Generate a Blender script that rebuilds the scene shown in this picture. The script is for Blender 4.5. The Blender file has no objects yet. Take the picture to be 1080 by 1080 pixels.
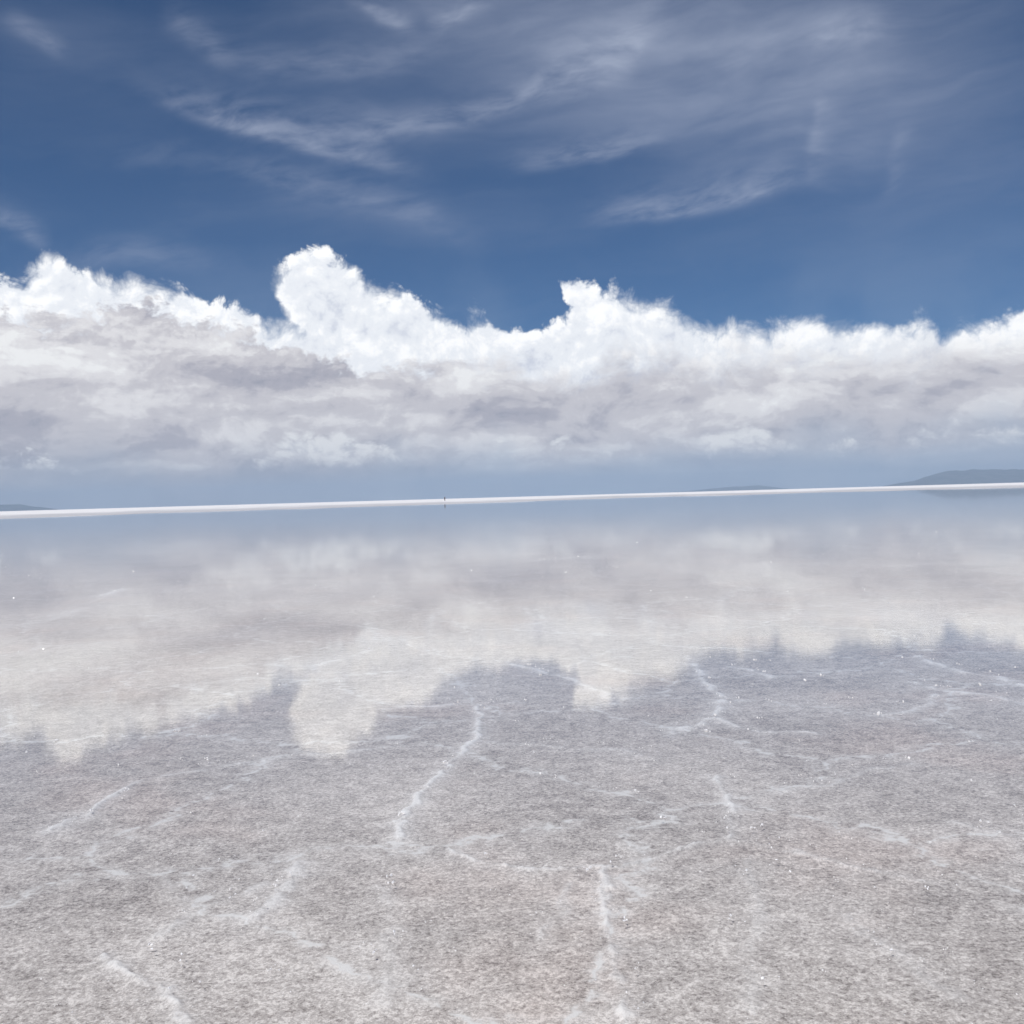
import bpy, math, random
import numpy as np
from mathutils import Matrix, Vector

random.seed(7)
rng = np.random.default_rng(11)
SC = bpy.context.scene
COL = SC.collection
R = math.radians

# ------------------------------------------------------------------ camera
EYE = 1.6
FPX = 1158.0                       # focal length in pixels of the 1080 px photo
cam_d = bpy.data.cameras.new("camera")
cam = bpy.data.objects.new("camera", cam_d)
COL.objects.link(cam)
cam_d.sensor_width = 36.0
cam_d.lens = FPX / 1080.0 * 36.0
cam_d.clip_start = 0.05
cam_d.clip_end = 400000.0
M = Matrix.Translation((0, 0, EYE)) @ Matrix.Rotation(R(90 - 0.79), 4, 'X') @ Matrix.Rotation(R(-1.62), 4, 'Z')
cam.matrix_world = M
SC.camera = cam
MR = M.to_3x3()


def ray(px, py):
    return (MR @ Vector(((px - 540) / FPX, -(py - 540) / FPX, -1.0))).normalized()


def ground(px, py):
    d = ray(px, py)
    t = -EYE / d.z
    return (d.x * t, d.y * t)


K = 11.58                          # one sky unit = about 100 px of the photo


def sky(px, py):
    """direction as azimuth / elevation in sky units"""
    d = ray(px, py)
    return math.atan2(d.x, d.y) * K, d.z / math.hypot(d.x, d.y) * K


# ------------------------------------------------------------------ helpers
def tag(o, label=None, cat=None, kind=None, group=None):
    if label: o["label"] = label
    if cat: o["category"] = cat
    if kind: o["kind"] = kind
    if group: o["group"] = group
    return o


def new_obj(name, mesh, mat=None, parent=None):
    o = bpy.data.objects.new(name, mesh)
    COL.objects.link(o)
    if mat: mesh.materials.append(mat)
    if parent: o.parent = parent
    return o


def smooth_all(me):
    me.polygons.foreach_set("use_smooth", [True] * len(me.polygons))


class N:
    """small helper to write node trees as expressions"""
    def __init__(self, tree):
        self.t = tree

    def node(self, typ, **kw):
        n = self.t.nodes.new(typ)
        for k, v in kw.items(): setattr(n, k, v)
        return n

    def set(self, sock, v):
        if isinstance(v, bpy.types.NodeSocket): self.t.links.new(v, sock)
        else: sock.default_value = v

    def m(self, op, a, b=0.0, c=0.0, clamp=False):
        n = self.node('ShaderNodeMath', operation=op, use_clamp=clamp)
        self.set(n.inputs[0], a); self.set(n.inputs[1], b); self.set(n.inputs[2], c)
        return n.outputs[0]

    def add(self, a, b): return self.m('ADD', a, b)
    def sub(self, a, b): return self.m('SUBTRACT', a, b)
    def mul(self, a, b): return self.m('MULTIPLY', a, b)
    def mad(self, a, b, c): return self.m('MULTIPLY_ADD', a, b, c)
    def cl(self, a): return self.m('ADD', a, 0.0, clamp=True)

    def vm(self, op, a, b=(0, 0, 0), out=0):
        n = self.node('ShaderNodeVectorMath', operation=op)
        self.set(n.inputs[0], a)
        if op == 'SCALE': self.set(n.inputs[3], b)
        else: self.set(n.inputs[1], b)
        return n.outputs[out]

    def xyz(self, x=0.0, y=0.0, z=0.0):
        n = self.node('ShaderNodeCombineXYZ')
        self.set(n.inputs[0], x); self.set(n.inputs[1], y); self.set(n.inputs[2], z)
        return n.outputs[0]

    def sep(self, v):
        n = self.node('ShaderNodeSeparateXYZ'); self.set(n.inputs[0], v)
        return n.outputs

    def noise(self, v, scale, detail=4.0, rough=0.55, dist=0.0, lac=2.0, out=0):
        n = self.node('ShaderNodeTexNoise', noise_dimensions='2D')
        self.set(n.inputs['Vector'], v)
        n.inputs['Scale'].default_value = scale; n.inputs['Detail'].default_value = detail
        n.inputs['Roughness'].default_value = rough; n.inputs['Distortion'].default_value = dist
        n.inputs['Lacunarity'].default_value = lac
        return n.outputs[out]

    def voro(self, v, scale, detail=0.0, rough=0.5, lac=2.0, feature='F1', smooth=None):
        n = self.node('ShaderNodeTexVoronoi', voronoi_dimensions='2D', feature=feature)
        self.set(n.inputs['Vector'], v)
        n.inputs['Scale'].default_value = scale
        if feature != 'DISTANCE_TO_EDGE' or True:
            if 'Detail' in n.inputs: n.inputs['Detail'].default_value = detail
            if 'Roughness' in n.inputs: n.inputs['Roughness'].default_value = rough
            if 'Lacunarity' in n.inputs: n.inputs['Lacunarity'].default_value = lac
        if smooth is not None: n.inputs['Smoothness'].default_value = smooth
        return n.outputs['Distance']

    def ss(self, x, lo, hi, a=0.0, b=1.0):
        n = self.node('ShaderNodeMapRange', interpolation_type='SMOOTHSTEP', clamp=True)
        self.set(n.inputs[0], x); self.set(n.inputs[1], lo); self.set(n.inputs[2], hi)
        self.set(n.inputs[3], a); self.set(n.inputs[4], b)
        return n.outputs[0]

    def lin(self, x, lo, hi, a=0.0, b=1.0):
        n = self.node('ShaderNodeMapRange', interpolation_type='LINEAR', clamp=True)
        self.set(n.inputs[0], x); self.set(n.inputs[1], lo); self.set(n.inputs[2], hi)
        self.set(n.inputs[3], a); self.set(n.inputs[4], b)
        return n.outputs[0]

    def mix(self, f, a, b, mode='MIX'):
        n = self.node('ShaderNodeMix', data_type='RGBA', blend_type=mode)
        self.set(n.inputs[0], f)
        self.set(n.inputs[6], a if isinstance(a, bpy.types.NodeSocket) else (*a, 1.0))
        self.set(n.inputs[7], b if isinstance(b, bpy.types.NodeSocket) else (*b, 1.0))
        return n.outputs[2]

    def mixf(self, f, a, b):
        n = self.node('ShaderNodeMix', data_type='FLOAT')
        self.set(n.inputs[0], f); self.set(n.inputs[2], a); self.set(n.inputs[3], b)
        return n.outputs[0]

    def curve(self, x, pts, lo=-6.0, hi=6.0, vmax=6.0, smooth=True):
        """value(x) through pts, both in sky units"""
        n = self.node('ShaderNodeFloatCurve')
        c = n.mapping.curves[0]
        pts = sorted(pts)
        q = [((px - lo) / (hi - lo), py / vmax) for px, py in pts if lo <= px <= hi]
        if q[0][0] > 0.001: q.insert(0, (0.0, q[0][1]))
        if q[-1][0] < 0.999: q.append((1.0, q[-1][1]))
        c.points[0].location = q[0]; c.points[1].location = q[-1]
        for a in q[1:-1]: c.points.new(*a)
        for p in c.points: p.handle_type = 'AUTO_CLAMPED' if smooth else 'VECTOR'
        n.mapping.update()
        self.set(n.inputs['Value'], self.lin(x, lo, hi))
        return self.mul(n.outputs[0], vmax)


def material(name):
    m = bpy.data.materials.new(name)
    m.use_nodes = True
    m.node_tree.nodes.clear()
    return m, N(m.node_tree)


def srgb(r, g, b):
    return tuple(((c / 255) / 12.92) if c / 255 <= 0.04045 else (((c / 255) + 0.055) / 1.055) ** 2.4 for c in (r, g, b))


# ------------------------------------------------------------------ light
SUN_EL, SUN_AZ = 60.0, 218.0        # azimuth clockwise from +Y (the view): behind and to the left
sd = Vector((math.sin(R(SUN_AZ)) * math.cos(R(SUN_EL)), math.cos(R(SUN_AZ)) * math.cos(R(SUN_EL)), math.sin(R(SUN_EL))))
sun_d = bpy.data.lights.new("sun", 'SUN')
sun_d.energy = 3.75
sun_d.angle = R(0.53)
sun_d.color = (1.0, 0.965, 0.92)
sun = bpy.data.objects.new("sun", sun_d)
COL.objects.link(sun)
sun.rotation_euler = sd.to_track_quat('Z', 'Y').to_euler()
sun.location = (0, 0, 50)

# ------------------------------------------------------------------ sky
W = bpy.data.worlds.new("World")
SC.world = W
W.use_nodes = True
W.node_tree.nodes.clear()
w = N(W.node_tree)
STR = 0.065


def puff_group():
    """cauliflower height field used by every heaped cloud"""
    g = bpy.data.node_groups.new("heaped_cloud", 'ShaderNodeTree')
    g.interface.new_socket("Vector", in_out='INPUT', socket_type='NodeSocketVector')
    g.interface.new_socket("H", in_out='OUTPUT', socket_type='NodeSocketFloat')
    n = N(g)
    i = n.node('NodeGroupInput'); o = n.node('NodeGroupOutput')
    v = i.outputs[0]
    wn = n.noise(v, 1.6, 2.0, 0.5, out=1)
    wv = n.vm('ADD', v, n.vm('SCALE', n.vm('SUBTRACT', wn, (0.5, 0.5, 0.5)), 0.30))
    vo = n.voro(wv, 2.3, 4.0, 0.62, 2.1)
    f = n.noise(wv, 1.2, 9.0, 0.60)
    h = n.add(n.mul(n.sub(1.0, vo), 0.50), n.mul(f, 0.80))
    n.set(o.inputs[0], h)
    return g


PUFF = puff_group()


def puff(v):
    n = w.node('ShaderNodeGroup'); n.node_tree = PUFF
    w.set(n.inputs[0], v)
    return n.outputs[0]


geo = w.node('ShaderNodeTexCoord')
D = geo.outputs['Generated']
dx, dy, dz = w.sep(D)
hl = w.m('SQRT', w.m('MAXIMUM', w.add(w.mul(dx, dx), w.mul(dy, dy)), 1e-6))
U = w.mul(w.m('ARCTAN2', dx, dy), K)
V = w.mul(w.m('DIVIDE', dz, hl), K)
V = w.m('MINIMUM', w.m('MAXIMUM', V, -30.0), 60.0)
P = w.xyz(U, V, 0.0)                     # azimuth / elevation coordinates for side-on clouds

nish = w.node('ShaderNodeTexSky', sky_type='NISHITA')
nish.sun_disc = False
nish.sun_elevation = R(SUN_EL)
nish.sun_rotation = R(SUN_AZ)
nish.altitude = 3650.0
nish.air_density = 1.0
nish.dust_density = 0.3
nish.ozone_density = 1.5
base = w.mix(1.0, nish.outputs[0], (0.46, 0.73, 0.98), 'MULTIPLY')

c_out = base


def lay(alpha, rgb):
    """put a cloud layer of the given radiance in front of what is there"""
    global c_out
    if not isinstance(rgb, bpy.types.NodeSocket): rgb = tuple(c / STR for c in rgb)
    c_out = w.mix(alpha, c_out, rgb)


def scaled(col): return w.mix(1.0, col, (1 / STR,) * 3, 'MULTIPLY')


def ramp(f, stops):
    n = w.node('ShaderNodeValToRGB')
    w.set(n.inputs[0], f)
    e = n.color_ramp.elements
    n.color_ramp.interpolation = 'EASE'
    e[0].position, e[0].color = stops[0][0], (*stops[0][1], 1)
    e[1].position, e[1].color = stops[-1][0], (*stops[-1][1], 1)
    for p, c in stops[1:-1]:
        q = e.new(p); q.color = (*c, 1)
    return n.outputs[0]


# ---- high thin cirrus
zc = w.m('MAXIMUM', dz, 0.03)
pl = w.xyz(w.m('DIVIDE', dx, zc), w.m('DIVIDE', dy, zc), 0.0)
wp = w.vm('SUBTRACT', w.noise(P, 0.45, 4.0, 0.5, out=1), (0.5, 0.5, 0.5))
wpx, wpy, wpz = w.sep(wp)
Uw = w.add(U, w.mul(wpx, 0.9)); Vw = w.add(V, w.mul(wpz, 0.45))
st_v = w.xyz(w.mul(w.add(Uw, w.mul(Vw, 0.8)), 0.35), w.mul(w.sub(Vw, w.mul(Uw, 0.12)), 1.5), 0.0)
streak = w.noise(st_v, 1.3, 6.0, 0.54, 0.15)
fine = w.noise(w.xyz(w.mul(w.add(U, w.mul(V, .9)), 1.1), w.mul(w.sub(Vw, w.mul(Uw, .25)), 3.6), 3.0), 1.5, 6.0, 0.56, 0.15)
st_n = w.ss(streak, 0.40, 0.72)
cir = w.mul(st_n, 0.035)


def blob(x, y, rx, ry, amp):
    global cir
    u0, v0 = sky(x, y)
    a = w.mul(w.sub(Uw, u0), 100 / rx); b = w.mul(w.sub(Vw, v0), 100 / ry)
    g = w.m('EXPONENT', w.mul(w.add(w.mul(a, a), w.mul(b, b)), -1.0))
    cir = w.add(cir, w.mul(w.mul(g, amp * 0.72), w.add(0.10, w.mul(streak, 1.1))))


def wisp(pts, width, amp, up=2.2, flip=False):
    """streak along pts; soft on its upper side"""
    global cir
    q = [sky(*p) for p in pts]
    A, B = Uw, V
    B = w.add(V, w.mul(wpz, 0.11))
    A = w.add(U, w.mul(wpx, 0.3))
    if flip: q = [(b, a) for a, b in q]; A, B = B, A
    off = 0.0
    if flip:
        off = 6.0; q = [(a, b + off) for a, b in q]
    c = w.curve(A, q, -6.0, 6.0, 12.0 if flip else 6.0)
    d = w.mul(w.sub(w.add(B, off), c), 100.0 / width)
    d = w.m('MAXIMUM', w.mul(d, -1.0), w.mul(d, 1.0 / up))
    g = w.m('EXPONENT', w.mul(w.mul(d, d), -1.0))
    lo, hi = min(p[0] for p in q), max(p[0] for p in q)
    e = (hi - lo) * 0.35
    win = w.mul(w.ss(A, lo - 0.1, lo + e), w.ss(A, hi + 0.1, hi - e))
    cir = w.add(cir, w.mul(w.mul(g, win), w.mul(w.ss(fine, 0.12, 0.82), amp * 0.95)))


blob(690, 40, 200, 75, 0.62)
blob(620, 70, 110, 60, 0.22)
blob(860, 75, 130, 80, 0.46)
blob(560, 15, 130, 50, 0.30)
blob(400, 15, 90, 40, 0.26)
blob(300, 70, 200, 40, 0.12)
blob(430, 130, 130, 40, 0.14)
blob(1000, 120, 110, 110, 0.26)
blob(790, 140, 150, 55, 0.26)
blob(400, 225, 190, 26, 0.13)
blob(60, 40, 90, 30, 0.10)
wisp([(120, 88), (165, 104), (205, 118), (250, 134), (290, 145), (330, 157), (400, 172), (470, 184)], 8, 0.46, 2.4)
wisp([(180, 108), (260, 126), (340, 136), (430, 132)], 14, 0.20, 2.0)
wisp([(60, 170), (180, 168), (300, 185), (380, 200)], 10, 0.12, 2.0)
wisp([(200, 60), (300, 74), (400, 70), (500, 50)], 12, 0.20, 2.0)
wisp([(330, 148), (400, 140), (480, 126), (545, 104), (620, 75)], 10, 0.40, 2.0)
wisp([(520, 176), (580, 168), (640, 160), (715, 138)], 9, 0.42, 2.0)
wisp([(540, 95), (600, 80), (650, 60), (700, 20)], 22, 0.40, 1.5)
wisp([(590, 236), (660, 228), (720, 222), (780, 210), (850, 192), (890, 200)], 7, 0.50, 3.5)
wisp([(868, 90), (869, 120), (862, 150), (856, 190)], 6, 0.24, 2.5, True)
wisp([(958, 120), (950, 160), (945, 190), (930, 214)], 7, 0.16, 1.5, True)
wisp([(365, 2), (400, 18), (440, 28)], 9, 0.45, 1.5)
wisp([(455, 26), (480, 18), (520, 2)], 9, 0.45, 1.5)
wisp([(-10, 228), (20, 238), (50, 252)], 9, 0.42, 1.8)
wisp([(10, 26), (35, 36), (70, 54)], 9, 0.30, 1.5)
wisp([(170, 22), (210, 42), (250, 62)], 14, 0.26, 1.5)
wisp([(240, 186), (340, 205), (430, 222), (520, 252)], 16, 0.24, 1.5)
wisp([(0, 290), (150, 268), (260, 282)], 12, 0.20, 1.5)
wisp([(840, 60), (890, 36), (960, 30)], 14, 0.36, 1.5)
cir = w.mul(w.cl(cir), w.ss(V, 0.5, 2.2))
lay(w.m('MINIMUM', cir, 0.85), srgb(178, 187, 208))

upper_sky = c_out                        # above the cloud bank nothing else is needed

# thin white haze just above the heaped clouds
hz = w.mul(w.ss(V, 3.1, 1.6), w.mul(w.ss(w.noise(P, 0.6, 4.0, .55), 0.35, 0.7), 0.12))
lay(hz, srgb(170, 185, 205))

# ---- heaped white clouds at the back of the bank
LX, LV = -0.42, 0.9  # light direction for the shading painted into the clouds


def profile(pts, shear):
    q = []
    for p in pts:
        a, b = sky(*p)
        q.append((a + shear * b, b))
    return w.curve(w.add(U, w.mul(V, shear)), q, -6.0, 8.0, 6.0)


def heap(pts, seed, amp, edge, shear, stretch=1.0, dstep=0.07, wide=3.5, towers=()):
    S = w.vm('ADD', w.vm('MULTIPLY', P, (1.0, stretch, 1.0)), (seed, seed * 0.37, 0))
    H = puff(S)
    H2 = puff(w.vm('ADD', S, (LX * dstep, LV * dstep, 0)))
    H3 = puff(w.vm('ADD', S, (LX * dstep * wide, LV * dstep * wide, 0)))
    e = w.sub(profile(pts, shear), V)
    for top, under in towers:                       # towers that lean out over clear air
        et = w.sub(profile(top, 0.0), V)
        eb = w.mul(w.add(w.sub(V, profile(under, 0.0)), 0.05), 0.9)
        e = w.m('SMOOTH_MAX', e, w.m('SMOOTH_MIN', et, eb, 0.08), 0.06)
    e = w.add(e, w.mul(w.sub(H, 0.70), amp))
    if towers: edge = w.ss(w.noise(S, 0.9, 4.0, 0.6), 0.42, 0.66, edge, edge + 0.22)
    al = w.ss(e, 0.0, edge)
    sh = w.add(w.mul(w.sub(H, H2), 0.55), w.mul(w.sub(H, H3), 0.85))  # sunlit and shaded sides, painted into the heap's colour
    return al, sh, e, H


back = [(-60, 300), (-20, 275), (8, 268), (20, 254), (45, 249), (62, 260), (85, 269), (110, 276), (125, 274), (150, 279),
        (170, 283), (195, 290), (205, 299), (235, 306), (260, 313), (285, 319), (320, 318), (345, 322), (400, 330), (475, 326),
        (490, 314), (505, 317), (520, 329), (545, 333), (562, 331), (578, 325), (592, 314), (606, 303), (630, 300), (660, 303), (700, 311),
        (730, 318), (760, 319), (785, 326), (798, 329), (806, 318), (830, 313),
        (850, 319), (870, 328), (900, 326), (930, 327), (950, 328), (962, 321), (1000, 324), (1030, 317), (1060, 311),
        (1090, 311), (1140, 325), (1200, 300)]
LOW = 430
towers = [
    ([(255, LOW), (266, 330), (274, 281), (282, 274), (300, 266), (315, 254), (335, 251), (350, 256), (375, 268), (395, 280), (415, 287), (440, 297), (465, 311), (490, 324), (520, 350), (540, LOW)],
     [(255, 200), (263, 262), (270, 290), (279, 308), (290, 330), (304, 352), (325, 375), (370, 405), (530, 430), (545, 200)]),
    ([(570, LOW), (578, 330), (584, 285), (592, 279), (606, 273), (622, 280), (640, 289), (655, 287), (670, 295), (700, 303), (730, 314), (760, 320), (785, 335), (800, LOW)],
     [(566, 200), (573, 268), (579, 290), (586, 304), (594, 322), (604, 345), (640, 385), (790, 430), (802, 200)]),
]
al, sh, e, H = heap(back, 0.0, 0.36, 0.10, 0.35, dstep=0.08, towers=towers)
val = w.add(w.add(0.70, w.mul(sh, 0.52)), w.mul(w.ss(e, 0.8, 0.0), 0.16))
colA = ramp(w.cl(val), [(0.0, srgb(160, 170, 192)), (0.45, srgb(200, 205, 218)), (0.75, srgb(233, 236, 241)), (1.0, srgb(254, 254, 254))])
lay(al, scaled(w.mix(1.0, colA, (1.12, 1.12, 1.12), 'MULTIPLY')))

# ---- grey stratiform deck in front of it
front = [(-60, 316), (0, 311), (40, 312), (75, 317), (120, 311), (150, 305), (165, 306), (190, 317), (230, 329), (270, 341), (290, 349),
         (330, 354), (360, 361), (400, 371), (430, 371), (470, 364), (500, 361), (520, 359), (540, 364), (560, 369), (600, 370),
         (640, 352), (680, 341), (730, 342), (760, 343), (790, 336), (830, 334), (880, 331), (940, 333), (1000, 328), (1060, 320), (1140, 326)]
dw = w.vm('SUBTRACT', w.noise(w.vm('MULTIPLY', P, (0.8, 1.5, 1)), 0.8, 5.0, 0.58, out=1), (0.5, 0.5, 0.5))
dwx, dwy, dwz = w.sep(dw)
Pd = w.vm('ADD', P, w.vm('MULTIPLY', dw, (0.75, 0.30, 0)))
Ud, Vd, _z = w.sep(Pd)


def soft(off):
    return w.noise(w.vm('MULTIPLY', w.vm('ADD', Pd, (5.0 + LX * off, LV * off, 0)), (1.0, 1.9, 1)), 1.05, 9.0, 0.60)


s0 = soft(0.0); s1 = soft(0.10); s2 = soft(0.28)
sh = w.add(w.mul(w.sub(s0, s1), 1.0), w.mul(w.sub(s0, s2), 0.8))  # light and shade painted into the deck colour the same way
h = profile(front, 0.15)
rip = puff(w.vm('ADD', w.vm('MULTIPLY', P, (1.0, 1.35, 1)), (7.3, 2.7, 0)))
rip2 = puff(w.vm('ADD', w.vm('MULTIPLY', P, (1.0, 1.35, 1)), (7.3 + LX * .06, 2.7 + LV * .06, 0)))
e = w.add(w.add(w.sub(h, V), w.mul(w.sub(s0, 0.5), 0.35)), w.mul(w.sub(rip, 0.70), 0.42))
al = w.ss(e, 0.0, w.ss(U, -2.0, 2.5, 0.12, 0.55))
big = w.noise(w.vm('MULTIPLY', Pd, (0.45, 1.2, 1)), 0.9, 4.0, 0.5)
band = w.noise(w.vm('ADD', w.vm('MULTIPLY', Pd, (0.30, 3.0, 1)), (4.0, 0, 0)), 1.0, 5.0, 0.55)
right = w.lin(U, -4.5, 3.0)
val = w.add(w.add(0.57, w.mul(sh, 0.80)), w.mul(w.mul(w.sub(rip, rip2), w.ss(V, 0.6, 1.7)), 0.34))
val = w.add(val, w.mul(w.sub(big, 0.5), 0.50))
val = w.add(val, w.mul(w.sub(band, 0.5), 0.42))
val = w.add(val, w.mul(w.mul(right, w.ss(V, 0.7, 1.5)), 0.17))
val = w.sub(val, w.mul(w.ss(e, 0.28, 0.02), w.sub(0.17, w.mul(right, 0.13))))          # dull rim of the deck


def patch(x, y, rx, ry, amp):
    """a lit or dull part of the deck"""
    global val
    u0, v0 = sky(x, y)
    a = w.mul(w.sub(Ud, u0), 100 / rx); b = w.mul(w.sub(Vd, v0), 100 / ry)
    g = w.m('EXPONENT', w.mul(w.add(w.mul(a, a), w.mul(b, b)), -1.0))
    val = w.add(val, w.mul(g, amp))


patch(45, 345, 75, 22, 0.34)
patch(105, 392, 60, 20, 0.26)
patch(30, 380, 60, 26, 0.14)
patch(110, 412, 110, 10, -0.16)
patch(190, 388, 90, 18, -0.14)
patch(170, 450, 130, 26, -0.06)
patch(230, 350, 70, 14, 0.10)
patch(440, 398, 90, 12, 0.15)
patch(330, 400, 70, 16, -0.10)
patch(480, 386, 70, 8, -0.16)
patch(595, 388, 80, 18, 0.18)
patch(700, 425, 70, 14, -0.20)
patch(560, 432, 110, 14, -0.12)
patch(420, 440, 120, 14, -0.08)
patch(880, 372, 160, 40, 0.13)
patch(1040, 390, 70, 18, -0.10)
patch(60, 484, 75, 9, -0.42)
patch(20, 450, 90, 20, -0.10)
colB = ramp(w.cl(val), [(0.0, srgb(140, 143, 160)), (0.3, srgb(176, 174, 184)), (0.55, srgb(205, 202, 207)), (0.8, srgb(231, 229, 231)), (1.0, srgb(248, 248, 248))])
lay(w.mul(al, 0.97), scaled(colB))

# ---- rain veil under the deck, down to the horizon
vn = w.noise(w.vm('MULTIPLY', P, (1.1, 0.22, 1)), 1.0, 3.0, 0.5, 0.2)
vb = w.noise(w.vm('MULTIPLY', Pd, (0.35, 2.8, 1)), 1.0, 4.0, 0.5)
vh = w.add(0.36, w.add(w.mul(w.sub(vn, 0.5), 0.7), w.mul(w.sub(vb, .5), .5)))
veil = w.ss(V, w.add(vh, 0.40), w.sub(vh, 0.30))
vcol = w.mix(w.ss(U, -3.5, 0.5), srgb(144, 147, 163), srgb(146, 165, 190))
vcol = w.mix(w.ss(vn, 0.35, 0.7, 0.0, 0.55), vcol, srgb(184, 191, 203))
vcol = w.mix(w.ss(vb, 0.45, 0.65, 0.0, 0.25), vcol, srgb(144, 155, 177))
lay(w.mul(veil, 0.88), scaled(vcol))

# ---- low puffs lit under the deck
low = [(-40, 474), (0, 474), (60, 476), (90, 500), (250, 500), (290, 458), (330, 450), (400, 452), (420, 478), (500, 500), (525, 462), (570, 462),
       (600, 462), (660, 482), (690, 505), (735, 462), (750, 448), (790, 446), (830, 462), (880, 462), (930, 462), (960, 446),
       (1010, 438), (1080, 436), (1140, 440)]
al, sh, e, H = heap([(a, b - 9) for a, b in low], 13.1, 0.40, 0.16, 0.1, 1.5, dstep=0.07)
basefade = w.ss(w.add(V, w.mul(w.sub(H, .7), .25)), 0.30, 0.50)
val = w.add(0.84, w.mul(sh, 0.75))
colC = ramp(w.cl(val), [(0.0, srgb(156, 163, 180)), (0.5, srgb(200, 201, 209)), (1.0, srgb(240, 240, 241))])
lay(w.mul(w.mul(al, basefade), 0.95), scaled(colC))



def background(c):
    n = w.node('ShaderNodeBackground')
    w.set(n.inputs[0], c if isinstance(c, bpy.types.NodeSocket) else (*c, 1))
    n.inputs[1].default_value = STR
    return n.outputs[0]


def pick(f, a, b):
    n = w.node('ShaderNodeMixShader')
    w.set(n.inputs[0], f); w.set(n.inputs[1], a); w.set(n.inputs[2], b)
    return n.outputs[0]


wo = w.node('ShaderNodeOutputWorld')
whole = pick(w.m('GREATER_THAN', V, 3.6), background(c_out), background(upper_sky))
whole = pick(w.m('LESS_THAN', V, -0.05), whole, background(tuple(c_ / STR for c_ in srgb(120, 130, 150))))
w.set(wo.inputs[0], whole)
W.cycles.sampling_method = 'MANUAL'
W.cycles.sample_map_resolution = 512


# ------------------------------------------------------------------ ground
def vnoise(x, y, seed):
    """tileless value noise in 2-D (numpy)"""
    xi = np.floor(x).astype(np.int64); yi = np.floor(y).astype(np.int64)
    fx = x - xi; fy = y - yi
    fx = fx * fx * (3 - 2 * fx); fy = fy * fy * (3 - 2 * fy)

    def h(a, b):
        n = (a * 374761393 + b * 668265263 + seed * 144665) & 0x7fffffff
        n = ((n ^ (n >> 13)) * 1274126177) & 0x7fffffff
        return ((n ^ (n >> 16)) & 0xffff) / 65535.0
    return (h(xi, yi) * (1 - fx) + h(xi + 1, yi) * fx) * (1 - fy) + (h(xi, yi + 1) * (1 - fx) + h(xi + 1, yi + 1) * fx) * fy


def fbm(x, y, seed, octv=4):
    s = 0; a = 0.5; t = 0
    for k in range(octv):
        s = s + a * vnoise(x, y, seed + k * 17); t += a
        x = x * 2.03 + 13.1; y = y * 2.03 + 7.7; a *= 0.5
    return s / t


RIDGES = [  # photo outline, width (m), strength
    ([(499, 741), (507, 752), (509, 765), (503, 776), (492, 785), (475, 800), (462, 814), (449, 827), (440, 838), (431, 851), (424, 862), (419, 880)], .032, 1.2),
    ([(499, 741), (480, 739), (455, 742), (430, 741)], .06, .55),
    ([(507, 750), (520, 739), (540, 738)], .05, .5),
    ([(503, 778), (540, 781), (600, 785), (660, 788), (700, 800)], .05, .35),
    ([(756, 815), (766, 832), (771, 850), (773, 866), (772, 880)], .035, .75),
    ([(470, 890), (500, 905), (560, 912), (605, 912), (640, 910), (680, 901), (710, 893), (740, 884), (772, 880)], .020, .62),
    ([(772, 880), (805, 885), (850, 895), (905, 908), (980, 925)], .018, .34),
    ([(637, 912), (637, 945), (641, 975), (650, 1005), (658, 1035), (664, 1075)], .030, .55),
    ([(50, 872), (65, 865), (90, 855), (112, 842), (130, 829), (145, 819)], .045, .7),
    ([(145, 819), (190, 812), (240, 803), (300, 795), (360, 790), (430, 782)], .04, .45),
    ([(108, 1000), (140, 1020), (170, 1041), (190, 1058), (200, 1080)], .035, .6),
    ([(270, 965), (285, 945), (300, 930), (320, 905)], .07, .5),
    ([(150, 985), (190, 965), (230, 945), (270, 930)], .05, .35),
    ([(405, 930), (412, 955), (412, 1000), (400, 1050)], .07, .2),
    ([(968, 690), (990, 699), (1015, 706), (1050, 711), (1085, 722)], .06, .8),
    ([(960, 715), (990, 724), (1040, 730), (1085, 740)], .05, .7),
    ([(990, 724), (982, 738), (955, 749), (930, 752)], .05, .55),
    ([(725, 690), (745, 716), (762, 733), (770, 741)], .06, .7),
    ([(700, 772), (735, 762), (752, 752), (762, 735)], .06, .7),
    ([(752, 752), (775, 762), (800, 768), (860, 770)], .05, .55),
    ([(540, 698), (570, 705), (600, 713), (640, 730), (650, 740)], .07, .6),
    ([(600, 700), (620, 692), (660, 690)], .07, .4),
    ([(770, 700), (790, 704), (815, 712)], .06, .6),
    ([(830, 830), (880, 822), (920, 808), (960, 800)], .04, .35),
    ([(1000, 860), (1040, 872), (1085, 878)], .04, .35),
    ([(890, 960), (920, 985), (960, 1005), (1010, 1050)], .05, .22),
    ([(560, 985), (590, 955), (600, 925)], .04, .3),
    ([(790, 905), (800, 950), (790, 1000), (800, 1060)], .05, .2),
    ([(105, 628), (130, 620)], .25, .6), ([(570, 590), (620, 586)], .3, .4), ([(330, 700), (370, 690), (390, 684)], .10, .5),
    ([(0, 660), (40, 655), (90, 640)], .2, .35), ([(660, 640), (700, 632), (740, 630)], .2, .35), ([(200, 720), (260, 712), (330, 715)], .1, .35),
]
CRACKS = [  # dark damp lines
    ([(-10, 1036), (30, 1024), (60, 1018), (90, 1014), (130, 1003)], .012, .8),
    ([(590, 915), (640, 912), (690, 901), (740, 887)], .008, .5),
    ([(455, 893), (470, 886), (480, 889)], .03, .4),
]


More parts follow.
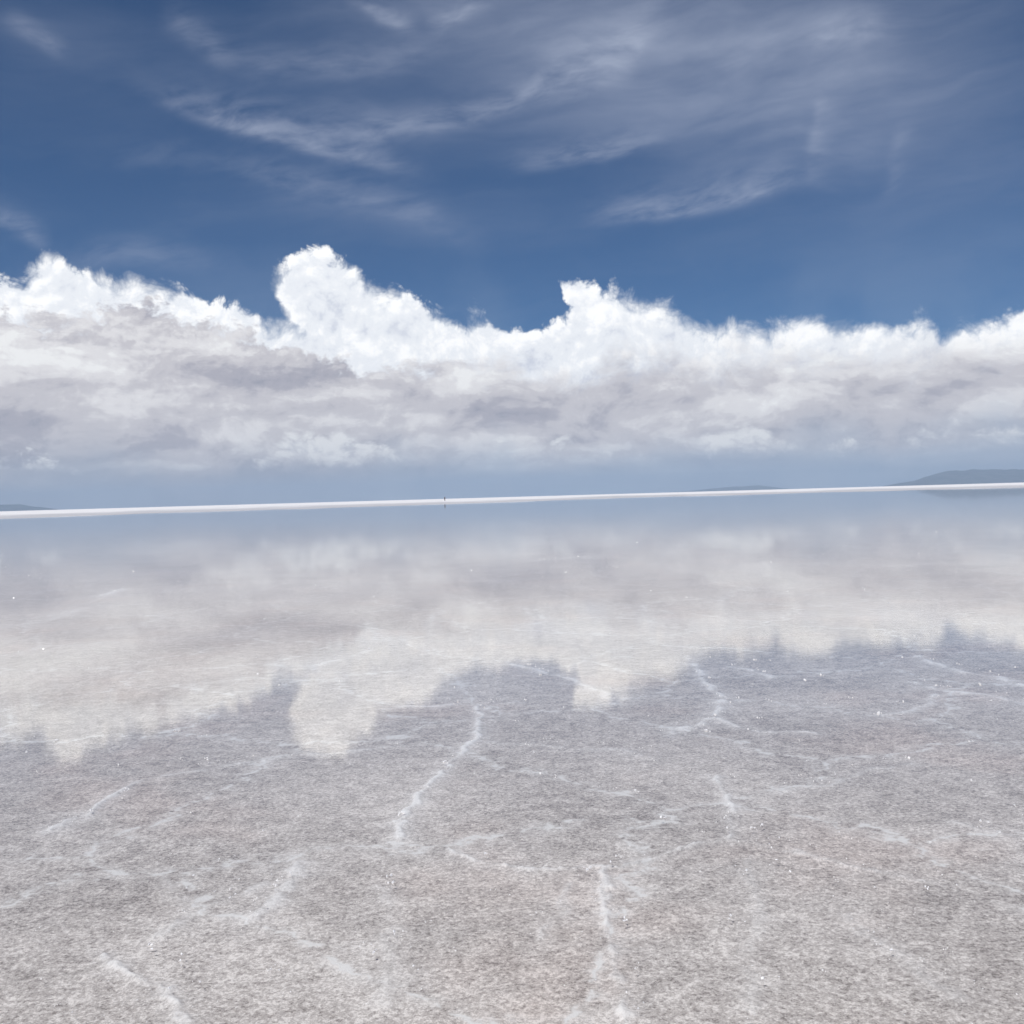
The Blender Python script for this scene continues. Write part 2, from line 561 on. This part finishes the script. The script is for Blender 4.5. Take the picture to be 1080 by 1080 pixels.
def line_field(X, Y, lines, seed):
    wx = (fbm(X * 7, Y * 7, seed, 3) - .5) * .09 + (fbm(X * 28, Y * 28, seed + 2, 2) - .5) * .03
    wy = (fbm(X * 7, Y * 7, seed + 5, 3) - .5) * .12 + (fbm(X * 28, Y * 28, seed + 7, 2) - .5) * .04
    brk = np.clip((fbm(X * 9, Y * 9, seed + 9, 3) - .26) * 3.2, 0.30, 1)
    out = np.zeros_like(X)
    for pts, wd, amp in lines:
        g = [ground(*p) for p in pts]
        xs = [p[0] for p in g]; ys = [p[1] for p in g]
        sel = (X > min(xs) - .6) & (X < max(xs) + .6) & (Y > min(ys) - .6) & (Y < max(ys) + .6)
        if not sel.any(): continue
        px = X[sel] + wx[sel]; py = Y[sel] + wy[sel]
        best = np.full(px.shape, 1e9)
        for (ax, ay), (bx, by) in zip(g[:-1], g[1:]):
            vx, vy = bx - ax, by - ay
            L = vx * vx + vy * vy
            t = np.clip(((px - ax) * vx + (py - ay) * vy) / L, 0, 1)
            best = np.minimum(best, np.hypot(px - ax - t * vx, py - ay - t * vy))
        val = amp * (np.exp(-(best / (wd * .50)) ** 2) * .85 + np.exp(-(best / (wd * 2.0)) ** 2) * .28) * brk[sel]
        out[sel] = np.maximum(out[sel], val * 1.35)
    return np.clip(out, 0, 1)


SHORE = [(-180, 330), (-60, 260), (-28, 245), (-20, 270), (-12, 330), (-5, 385), (0, 430), (8, 470), (16, 500), (28, 460), (60, 340), (180, 330)]


def terrain(X, Y, Rr, A):
    """height of the salt: shallow flat under the water, a low dry bank beyond the shore"""
    sh = np.interp(np.degrees(A), [s[0] for s in SHORE], [s[1] for s in SHORE])
    sh = sh * (1 + (fbm(X / 60, Y / 60, 3, 3) - .5) * .55)
    t = np.clip((Rr - sh) / 140.0, -1, 1)
    z = np.where(t > 0, 0.85 * t * t * (3 - 2 * t), 0.0) + np.clip(t * 0.5, -0.026, 0.03)
    near_shore = np.exp(-((Rr - sh) / (0.30 * sh)) ** 2)
    z += near_shore * (fbm(X / 22, Y / 9, 21, 4) - .5) * .13
    z += np.clip(t, 0, 1) * (fbm(X / 60, Y / 50, 31, 4) - .5) * .55
    return z


def polar(az, rr):
    A, Rr = np.meshgrid(az, rr)
    return A, Rr, np.sin(A) * Rr, np.cos(A) * Rr


az = np.concatenate([np.linspace(-180, -60, 25)[:-1], np.linspace(-60, -31, 30)[:-1], np.linspace(-31, 31, 640), np.linspace(31, 60, 30)[1:], np.linspace(60, 180, 25)[1:]])
rr = np.concatenate([[0.3, 0.8, 1.4, 2.0], np.exp(np.linspace(math.log(2.4), math.log(26), 860)), np.exp(np.linspace(math.log(26.5), math.log(900), 330)), np.exp(np.linspace(math.log(930), math.log(60000), 40))])
A, Rr, X, Y = polar(np.radians(az), rr)
A = np.ascontiguousarray(A); ridge = line_field(X, Y, RIDGES, 40); crack = line_field(X, Y, CRACKS, 60)
Z = terrain(X, Y, Rr, A)
nearf = np.clip(1 - Rr / 40, 0, 1)
Z += nearf * ((fbm(X * 5, Y * 5, 71, 4) - .5) * .012 + ridge * .018 - crack * .004)
na, nr = len(az), len(rr)
co = np.stack([X, Y, Z], -1).reshape(-1, 3)
centre = len(co)
co = np.vstack([co, [[0, 0, Z[0].mean()]]])
idx = np.arange(nr * na).reshape(nr, na)
quads = np.stack([idx[:-1, :-1], idx[:-1, 1:], idx[1:, 1:], idx[1:, :-1]], -1).reshape(-1, 4)
me = bpy.data.meshes.new("salt_flat")
tris = [(int(idx[0, j]), int(centre), int(idx[0, j + 1])) for j in range(na - 1)]
nv, nq, ntri = len(co), len(quads), len(tris)
me.vertices.add(nv); me.vertices.foreach_set("co", co.astype(np.float32).ravel())
loops = np.concatenate([quads.ravel(), np.array(tris).ravel()]).astype(np.int32)
me.loops.add(len(loops)); me.loops.foreach_set("vertex_index", loops)
me.polygons.add(nq + ntri)
starts = np.concatenate([np.arange(nq) * 4, nq * 4 + np.arange(ntri) * 3]).astype(np.int32)
me.polygons.foreach_set("loop_start", starts)
me.update(calc_edges=True); me.validate()
smooth_all(me)
for nm, arr in (("ridge", ridge), ("crack", crack)):
    a = me.attributes.new(nm, 'FLOAT', 'POINT')
    a.data.foreach_set("value", np.append(arr.reshape(-1), 0).astype(np.float32))

salt_m, s = material("salt_crust")
gp = s.node('ShaderNodeNewGeometry').outputs['Position']
gx, gy, gz = s.sep(gp)
flat = s.xyz(gx, gy, 0.0)
at_r = s.node('ShaderNodeAttribute', attribute_name="ridge").outputs['Fac']
at_c = s.node('ShaderNodeAttribute', attribute_name="crack").outputs['Fac']
n_big = s.noise(flat, 0.9, 4.0, 0.55)
n_mid = s.noise(flat, 9.0, 5.0, 0.6, 0.3)
n_blot = s.noise(flat, 46.0, 6.0, 0.76, 0.15)
n_pit = s.noise(s.vm('ADD', flat, (7.0, 2.0, 0)), 60.0, 3.0, 0.6)
n_grain = s.noise(flat, 130.0, 3.0, 0.75)


def grain(scale, off):
    v = s.node('ShaderNodeTexVoronoi', voronoi_dimensions='2D', feature='F1')
    s.set(v.inputs['Vector'], s.vm('ADD', s.vm('ADD', flat, (off, off * .6, 0)), s.vm('SCALE', s.vm('SUBTRACT', s.noise(flat, scale * .8, 2.0, .6, out=1), (.5, .5, .5)), .9 / scale)))
    v.inputs['Scale'].default_value = scale
    return s.sep(v.outputs['Color'])[0]


g1 = s.sub(grain(48.0, 3.0), .5)
g2 = s.sub(grain(105.0, 8.0), .5)
wv = s.vm('ADD', flat, s.vm('SCALE', s.vm('SUBTRACT', s.noise(flat, 2.2, 4.0, .55, out=1), (.5, .5, .5)), .55))
cells = s.voro(s.vm('ADD', wv, s.vm('SCALE', s.vm('SUBTRACT', s.noise(flat, 14.0, 3.0, .6, out=1), (.5, .5, .5)), .07)), 0.55, feature='DISTANCE_TO_EDGE')
net = s.mul(s.add(s.ss(cells, 0.016, 0.002), s.ss(cells, 0.07, 0.0, 0.0, .35)), s.ss(n_mid, 0.36, 0.60))
f = s.add(s.mul(s.sub(s.ss(n_blot, 0.36, 0.64), .5), 0.52), s.mul(s.sub(n_mid, .5), 0.95))
f = s.add(f, s.mul(s.sub(n_grain, .5), 1.2))
f = s.add(f, s.mul(s.sub(n_big, .5), 0.40))
n_pat = s.noise(s.vm('ADD', flat, (31.0, 9.0, 0)), 0.35, 5.0, 0.6, 0.6)
f = s.add(f, s.mul(s.sub(n_pat, .5), 0.38))
f = s.add(f, s.add(s.mul(g1, .24), s.mul(g2, .27)))
f = s.cl(s.sub(s.add(f, 0.57), s.ss(n_pit, 0.58, 0.72, 0.0, 0.30)))
wet = s.node('ShaderNodeValToRGB')
s.set(wet.inputs[0], f)
el = wet.color_ramp.elements
el[0].position, el[0].color = 0.02, (0.225, 0.198, 0.186, 1)
el[1].position, el[1].color = 0.98, (0.80, 0.76, 0.745, 1)
q = el.new(0.38); q.color = (0.45, 0.414, 0.400, 1)
q = el.new(0.62); q.color = (0.54, 0.503, 0.490, 1)
pink = s.ss(s.noise(s.vm('ADD', flat, (3.0, 1.0, 0)), 0.8, 3.0, .5), .52, .72, 0, .30)
c = s.mix(pink, wet.outputs[0], (1.06, 0.95, 0.90), 'MULTIPLY')
c = s.mix(s.cl(s.mul(net, .78)), c, (0.74, 0.73, 0.735))
rr_ = s.mul(at_r, s.ss(n_blot, 0.30, 0.52, .62, 1.0))
c = s.mix(s.cl(s.mul(rr_, 0.95)), c, (0.84, 0.83, 0.84))
c = s.mix(s.mul(at_c, .55), c, (0.17, 0.15, 0.135))
dry = s.ss(s.add(gz, s.mul(s.sub(s.noise(flat, 0.25, 4, .6), .5), .03)), 0.0, 0.05)
dryc = s.mix(s.ss(s.add(gz, s.mul(s.sub(s.noise(s.vm('MULTIPLY', flat, (.03, .012, 0)), 1.0, 4, .6), .5), .8)), .10, .75), (0.55, 0.55, 0.57), (0.83, 0.825, 0.83))
c = s.mix(dry, c, dryc)
bs = s.node('ShaderNodeBsdfPrincipled')
s.set(bs.inputs['Base Color'], c)
bs.inputs['Roughness'].default_value = 0.75
bs.inputs['Specular IOR Level'].default_value = 0.25
bmp = s.node('ShaderNodeBump')
bmp.inputs['Strength'].default_value = 0.5
bmp.inputs['Distance'].default_value = 0.012
s.set(bmp.inputs['Height'], s.add(s.add(n_blot, s.add(s.mul(n_grain, 0.35), s.mul(g1, .25))), s.mul(at_r, .6)))
s.set(bs.inputs['Normal'], bmp.outputs[0])
so = s.node('ShaderNodeOutputMaterial')
s.set(so.inputs[0], bs.outputs[0])
salt = new_obj("salt_flat", me, salt_m)
tag(salt, "grey white salt crust with pale winding ridges, white and dry near the horizon", "salt flat", "structure")

# ---- the film of water that stands on the salt
az2 = np.linspace(-180, 180, 97)
rr2 = np.array([1, 3, 6, 12, 25, 50, 100, 200, 320, 440, 560.])
A2, R2, X2, Y2 = polar(np.radians(az2), rr2)
vv = [(0, 0, 0)] + [(float(x), float(y), 0.0) for x, y in zip(X2.ravel(), Y2.ravel())]
n2 = len(az2)
ff = [(0, 1 + j + 1, 1 + j) for j in range(n2 - 1)]
for i in range(len(rr2) - 1):
    for j in range(n2 - 1):
        a = 1 + i * n2 + j
        ff.append((a, a + 1, a + n2 + 1, a + n2))
wm = bpy.data.meshes.new("water"); wm.from_pydata(vv, [], ff); wm.update()
water_m, t = material("shallow_water")
gp = t.node('ShaderNodeNewGeometry').outputs['Position']
rip = t.add(t.noise(t.vm('MULTIPLY', gp, (1.0, 1.6, 0)), 7.0, 4.0, .6), t.mul(t.noise(gp, 45.0, 3.0, .6), .22))
bmp = t.node('ShaderNodeBump')
bmp.inputs['Strength'].default_value = 0.018
bmp.inputs['Distance'].default_value = 0.010
t.set(bmp.inputs['Height'], rip)
fr = t.node('ShaderNodeFresnel'); fr.inputs['IOR'].default_value = 1.38
gl = t.node('ShaderNodeBsdfGlossy')
gl.inputs['Roughness'].default_value = 0.025
gl.inputs['Color'].default_value = (0.97, 0.97, 0.97, 1)
t.set(gl.inputs['Normal'], bmp.outputs[0])
tr = t.node('ShaderNodeBsdfTransparent')
tr.inputs['Color'].default_value = (0.97, 0.985, 0.99, 1)
mx = t.node('ShaderNodeMixShader')
t.set(mx.inputs[0], fr.outputs[0]); t.set(mx.inputs[1], tr.outputs[0]); t.set(mx.inputs[2], gl.outputs[0])
to = t.node('ShaderNodeOutputMaterial')
t.set(to.inputs[0], mx.outputs[0])
water = new_obj("water", wm, water_m)
water.location.z = 0.004
tag(water, "thin still sheet of water over the salt mirroring the cloud bank", "water", "structure")


# ---- loose salt crystals glinting on the crust
def crystals():
    vs, fs = [], []

    def chip(x, y, z, r):
        b = len(vs)
        ax = Vector((random.gauss(0, 1), random.gauss(0, 1), random.gauss(0, 1))).normalized()
        rot = Matrix.Rotation(random.uniform(0, 6.28), 3, ax)
        sx, sy, sz = r * random.uniform(.7, 1.5), r * random.uniform(.7, 1.2), r * random.uniform(.4, .8)
        for k in range(8):
            p = Vector(((1 if k & 1 else -1) * sx, (1 if k & 2 else -1) * sy, (1 if k & 4 else -1) * sz))
            p *= random.uniform(.75, 1.1)
            p = rot @ p
            vs.append((x + p.x, y + p.y, z + p.z))
        for q in ((0, 2, 3, 1), (4, 5, 7, 6), (0, 1, 5, 4), (2, 6, 7, 3), (0, 4, 6, 2), (1, 3, 7, 5)):
            fs.append(tuple(b + i for i in q))
    for k in range(1300):
        r = math.exp(random.uniform(math.log(2.6), math.log(40)))
        a = random.uniform(-R(30), R(30))
        x, y = math.sin(a) * r, math.cos(a) * r
        if k % 3 == 0:                                # many sit along the ridges
            pts = random.choice(RIDGES)[0]
            i = random.randrange(len(pts) - 1); t_ = random.random()
            g0, g1 = ground(*pts[i]), ground(*pts[i + 1])
            x = g0[0] + (g1[0] - g0[0]) * t_ + random.gauss(0, .05); y = g0[1] + (g1[1] - g0[1]) * t_ + random.gauss(0, .07)
            r = math.hypot(x, y)
        size = random.choice((.0008, .0010, .0012, .0014, .0016, .0019, .0032)) * (1 + r * .10)
        for c in range(random.choice((1, 1, 1, 2, 3))):
            chip(x + random.gauss(0, .012), y + random.gauss(0, .02), 0.004 + size * random.uniform(0., .6), size * random.uniform(.5, 1.1))
    m = bpy.data.meshes.new("salt_crystals"); m.from_pydata(vs, [], fs); m.update()
    return m


cm, k_ = material("salt_crystal")
pb = k_.node('ShaderNodeBsdfPrincipled')
cn = k_.noise(k_.node('ShaderNodeNewGeometry').outputs['Position'], 60.0, 2.0)
k_.set(pb.inputs['Base Color'], k_.mix(cn, (0.84, 0.84, 0.85), (0.92, 0.92, 0.93)))
pb.inputs['Roughness'].default_value = 0.25
ko = k_.node('ShaderNodeOutputMaterial'); k_.set(ko.inputs[0], pb.outputs[0])
cr = new_obj("salt_crystals", crystals(), cm)
tag(cr, "loose white salt crystals glinting all over the wet crust", "salt crystals", "stuff")

# ------------------------------------------------------------------ hills beyond the salt
hm, h_ = material("bare_rock_hillside")
hp = h_.node('ShaderNodeNewGeometry').outputs['Position']
hn = h_.noise(hp, 0.0022, 6.0, .6)
hb = h_.node('ShaderNodeBsdfDiffuse')
h_.set(hb.inputs[0], h_.mix(h_.ss(hn, .35, .65), (0.045, 0.052, 0.065), (0.09, 0.092, 0.10)))  # rock tinted bluish: some of the air's blue is put into its colour
ho = h_.node('ShaderNodeOutputMaterial'); h_.set(ho.inputs[0], hb.outputs[0])


def hills(dist, depth, prof, seed, label):
    """range seen in profile: prof = photo px of the crest; built at its real distance and size"""
    pts = []
    for px, py in prof:
        d = ray(px, py)
        az_ = math.atan2(d.x, d.y)
        pts.append((az_, max(0.0, d.z / math.hypot(d.x, d.y) * dist + EYE)))
    a0, a1 = pts[0][0], pts[-1][0]
    na_, nd = max(40, int((a1 - a0) * dist / 90)), 60
    aa = np.linspace(a0, a1, na_)
    hh = np.interp(aa, [p[0] for p in pts], [p[1] for p in pts])
    dd = np.linspace(-1, 1, nd)
    AA, DD = np.meshgrid(aa, dd)
    HH = np.tile(hh, (nd, 1))
    rad = dist + DD * depth
    x, y = np.sin(AA) * rad, np.cos(AA) * rad
    shape = (1 - np.abs(DD)) ** 0.85
    n = 1 - np.abs(2 * fbm(x / 1500, y / 1500, seed, 5) - 1) * 1.6
    z = HH * shape * (0.72 + 0.36 * n) - 6.0 * (np.abs(DD) > .999)
    ix = np.arange(nd * na_).reshape(nd, na_)
    q = np.stack([ix[:-1, :-1], ix[:-1, 1:], ix[1:, 1:], ix[1:, :-1]], -1).reshape(-1, 4)
    m = bpy.data.meshes.new("hills"); m.from_pydata([tuple(map(float, v)) for v in np.stack([x, y, z], -1).reshape(-1, 3)], [], [tuple(map(int, v)) for v in q])
    m.update(); smooth_all(m)
    return tag(new_obj("hills", m, hm), label, "hills", "structure")


hills(48000, 4500, [(930, 514), (950, 509), (965, 507), (980, 502), (995, 496), (1008, 494), (1022, 493.5), (1040, 495), (1060, 496), (1085, 494), (1120, 489), (1160, 486), (1220, 492), (1280, 504)], 5,
      "blue mountain with a flat topped crest on the right horizon")
hills(57000, 3000, [(700, 519.5), (725, 518), (750, 515.5), (775, 513), (800, 512), (815, 513.5), (835, 515.8)], 9,
      "faint low hills paler than the rest, right of centre")
hills(46000, 2500, [(-140, 538), (-90, 530), (-40, 529), (0, 531), (20, 532), (40, 534), (62, 537.5)], 15,
      "low dark blue hills ending at the left edge of the horizon")

# ------------------------------------------------------------------ far standing person
def fabric(name, c):
    m, n = material(name)
    p = n.node('ShaderNodeBsdfPrincipled')
    nz = n.noise(n.node('ShaderNodeNewGeometry').outputs['Position'], 40.0, 3.0)
    n.set(p.inputs['Base Color'], n.mix(nz, tuple(v * .85 for v in c), tuple(v * 1.1 for v in c)))
    p.inputs['Roughness'].default_value = .85
    o = n.node('ShaderNodeOutputMaterial'); n.set(o.inputs[0], p.outputs[0])
    return m


def skin_mesh(name, pts, edges, rad, mat, parent, root=0, sub=2):
    m = bpy.data.meshes.new(name); m.from_pydata(pts, edges, []); m.update()
    o = new_obj(name, m, None, parent)
    md = o.modifiers.new("Skin", 'SKIN')
    for i, d in enumerate(m.skin_vertices[0].data):
        r_ = rad[i]; d.radius = r_ if isinstance(r_, tuple) else (r_, r_)
        d.use_root = (i == root)
    ss_ = o.modifiers.new("Sub", 'SUBSURF'); ss_.levels = sub; ss_.render_levels = sub
    dg = bpy.context.evaluated_depsgraph_get()
    em = bpy.data.meshes.new_from_object(o.evaluated_get(dg))
    o.modifiers.clear(); o.data = em; em.name = name
    em.materials.clear(); em.materials.append(mat); smooth_all(em)
    return o


def person(loc, rz):
    root = bpy.data.objects.new("person", None); COL.objects.link(root)
    root.location = loc; root.rotation_euler.z = rz
    skin = fabric("skin", (0.42, 0.27, 0.19)); dark = fabric("dark_jacket", (0.022, 0.027, 0.04))
    jean = fabric("dark_trousers", (0.03, 0.035, 0.05)); hair = fabric("dark_hair", (0.02, 0.015, 0.012)); shoe = fabric("shoe", (0.03, 0.03, 0.03))
    P_, E_, Q_ = [], [], []

    def v(x, y, z, r, prev=None):
        P_.append((x, y, z)); Q_.append(r)
        if prev is not None: E_.append((prev, len(P_) - 1))
        return len(P_) - 1
    pel = v(0, 0, .95, (.15, .10))
    ch = v(0, 0, 1.22, (.15, .10), pel); sh_ = v(0, 0, 1.40, (.14, .085), ch)
    nk = v(0, 0, 1.50, .055, sh_); hd = v(0, .01, 1.58, (.07, .085), nk); tp = v(0, .01, 1.68, (.07, .085), hd)
    v(0, .085, 1.595, .014, hd)                                        # nose
    for sg in (-1, 1):
        v(sg * .078, -.005, 1.60, .018, hd)                            # ear
        a = v(sg * .19, 0, 1.39, .058, sh_); b = v(sg * .27, -.03, 1.12, .044, a); c_ = v(sg * .30, .05, .88, .032, b)
        pm = v(sg * .305, .07, .81, (.022, .040), c_)
        for k in range(4): v(sg * (.308 - .002 * k), .045 + .022 * k, .715 + .006 * abs(k - 1.6), .009, pm)
        v(sg * .285, .125, .765, .010, pm)
        h = v(sg * .095, 0, .86, .088, pel); kn = v(sg * .125, .015, .48, .060, h); an = v(sg * .14, -.01, .09, .040, kn)
        v(sg * .15, .13, .035, .036, an)
    skin_mesh("body", P_, E_, Q_, skin, root)
    jp = [(0, 0, .90), (0, 0, 1.22), (0, 0, 1.41), (0, 0, 1.485)]; je = [(0, 1), (1, 2), (2, 3)]; jr = [(.185, .135), (.185, .135), (.165, .11), .07]
    for sg in (-1, 1):
        k = len(jp)
        jp += [(sg * .19, 0, 1.395), (sg * .27, -.03, 1.12), (sg * .298, .045, .895)]
        je += [(2, k), (k, k + 1), (k + 1, k + 2)]; jr += [.078, .065, .05]
    skin_mesh("jacket", jp, je, jr, dark, root)
    tp_ = [(0, 0, .96)]; te = []; tr_ = [(.175, .125)]
    for sg in (-1, 1):
        k = len(tp_)
        tp_ += [(sg * .095, 0, .85), (sg * .125, .015, .48), (sg * .14, -.005, .10)]
        te += [(0, k), (k, k + 1), (k + 1, k + 2)]; tr_ += [.11, .082, .068]
    skin_mesh("trousers", tp_, te, tr_, jean, root)
    skin_mesh("hair", [(0, -.02, 1.64), (0, -.01, 1.715), (0, -.06, 1.58)], [(0, 1), (0, 2)], [(.088, .092), (.06, .07), .06], hair, root)
    for sg in (-1, 1):
        skin_mesh("shoe", [(sg * .14, -.04, .045), (sg * .147, .08, .04), (sg * .152, .17, .034)], [(0, 1), (1, 2)], [.05, .05, .038], shoe, root)
    return tag(root, "tiny distant person in dark clothes standing upright on the white salt at the horizon", "person")


pa = ray(469, 523)
pa_ = math.atan2(pa.x, pa.y)
PD = 480.0
pxy = (math.sin(pa_) * PD, math.cos(pa_) * PD)
pz = float(terrain(np.array([pxy[0]]), np.array([pxy[1]]), np.array([PD]), np.array([pa_]))[0])
person((pxy[0], pxy[1], pz), R(150))

# ------------------------------------------------------------------ air
bm_v = [(sx * 62000, sy * 62000, z) for z in (-8, 980) for sx, sy in ((-1, -1), (1, -1), (1, 1), (-1, 1))]
bm_f = [(3, 2, 1, 0), (4, 5, 6, 7), (0, 1, 5, 4), (1, 2, 6, 5), (2, 3, 7, 6), (3, 0, 4, 7)]
zm = bpy.data.meshes.new("haze"); zm.from_pydata(bm_v, [], bm_f); zm.update()
am, a_ = material("haze_air")
pv = a_.node('ShaderNodeVolumePrincipled')
pv.inputs['Color'].default_value = (0.41, 0.53, 0.675, 1)
pv.inputs['Density'].default_value = 2.5e-5
ao = a_.node('ShaderNodeOutputMaterial')
a_.set(ao.inputs['Volume'], pv.outputs[0])
hzo = new_obj("haze", zm, am)
tag(hzo, "thin blue air between the salt flat and the far hills", "haze", "stuff")

# ------------------------------------------------------------------ render settings
SC.view_settings.view_transform = 'Standard'
SC.view_settings.look = 'None'
SC.view_settings.exposure = 0.0
SC.view_settings.gamma = 1.0
SC.view_settings.use_curve_mapping = False
SC.render.engine = 'CYCLES'
SC.cycles.max_bounces = 6
SC.cycles.transparent_max_bounces = 8
SC.cycles.volume_bounces = 1
SC.cycles.use_denoising = True
SC.cycles.use_adaptive_sampling = True
SC.cycles.adaptive_threshold = 0.012
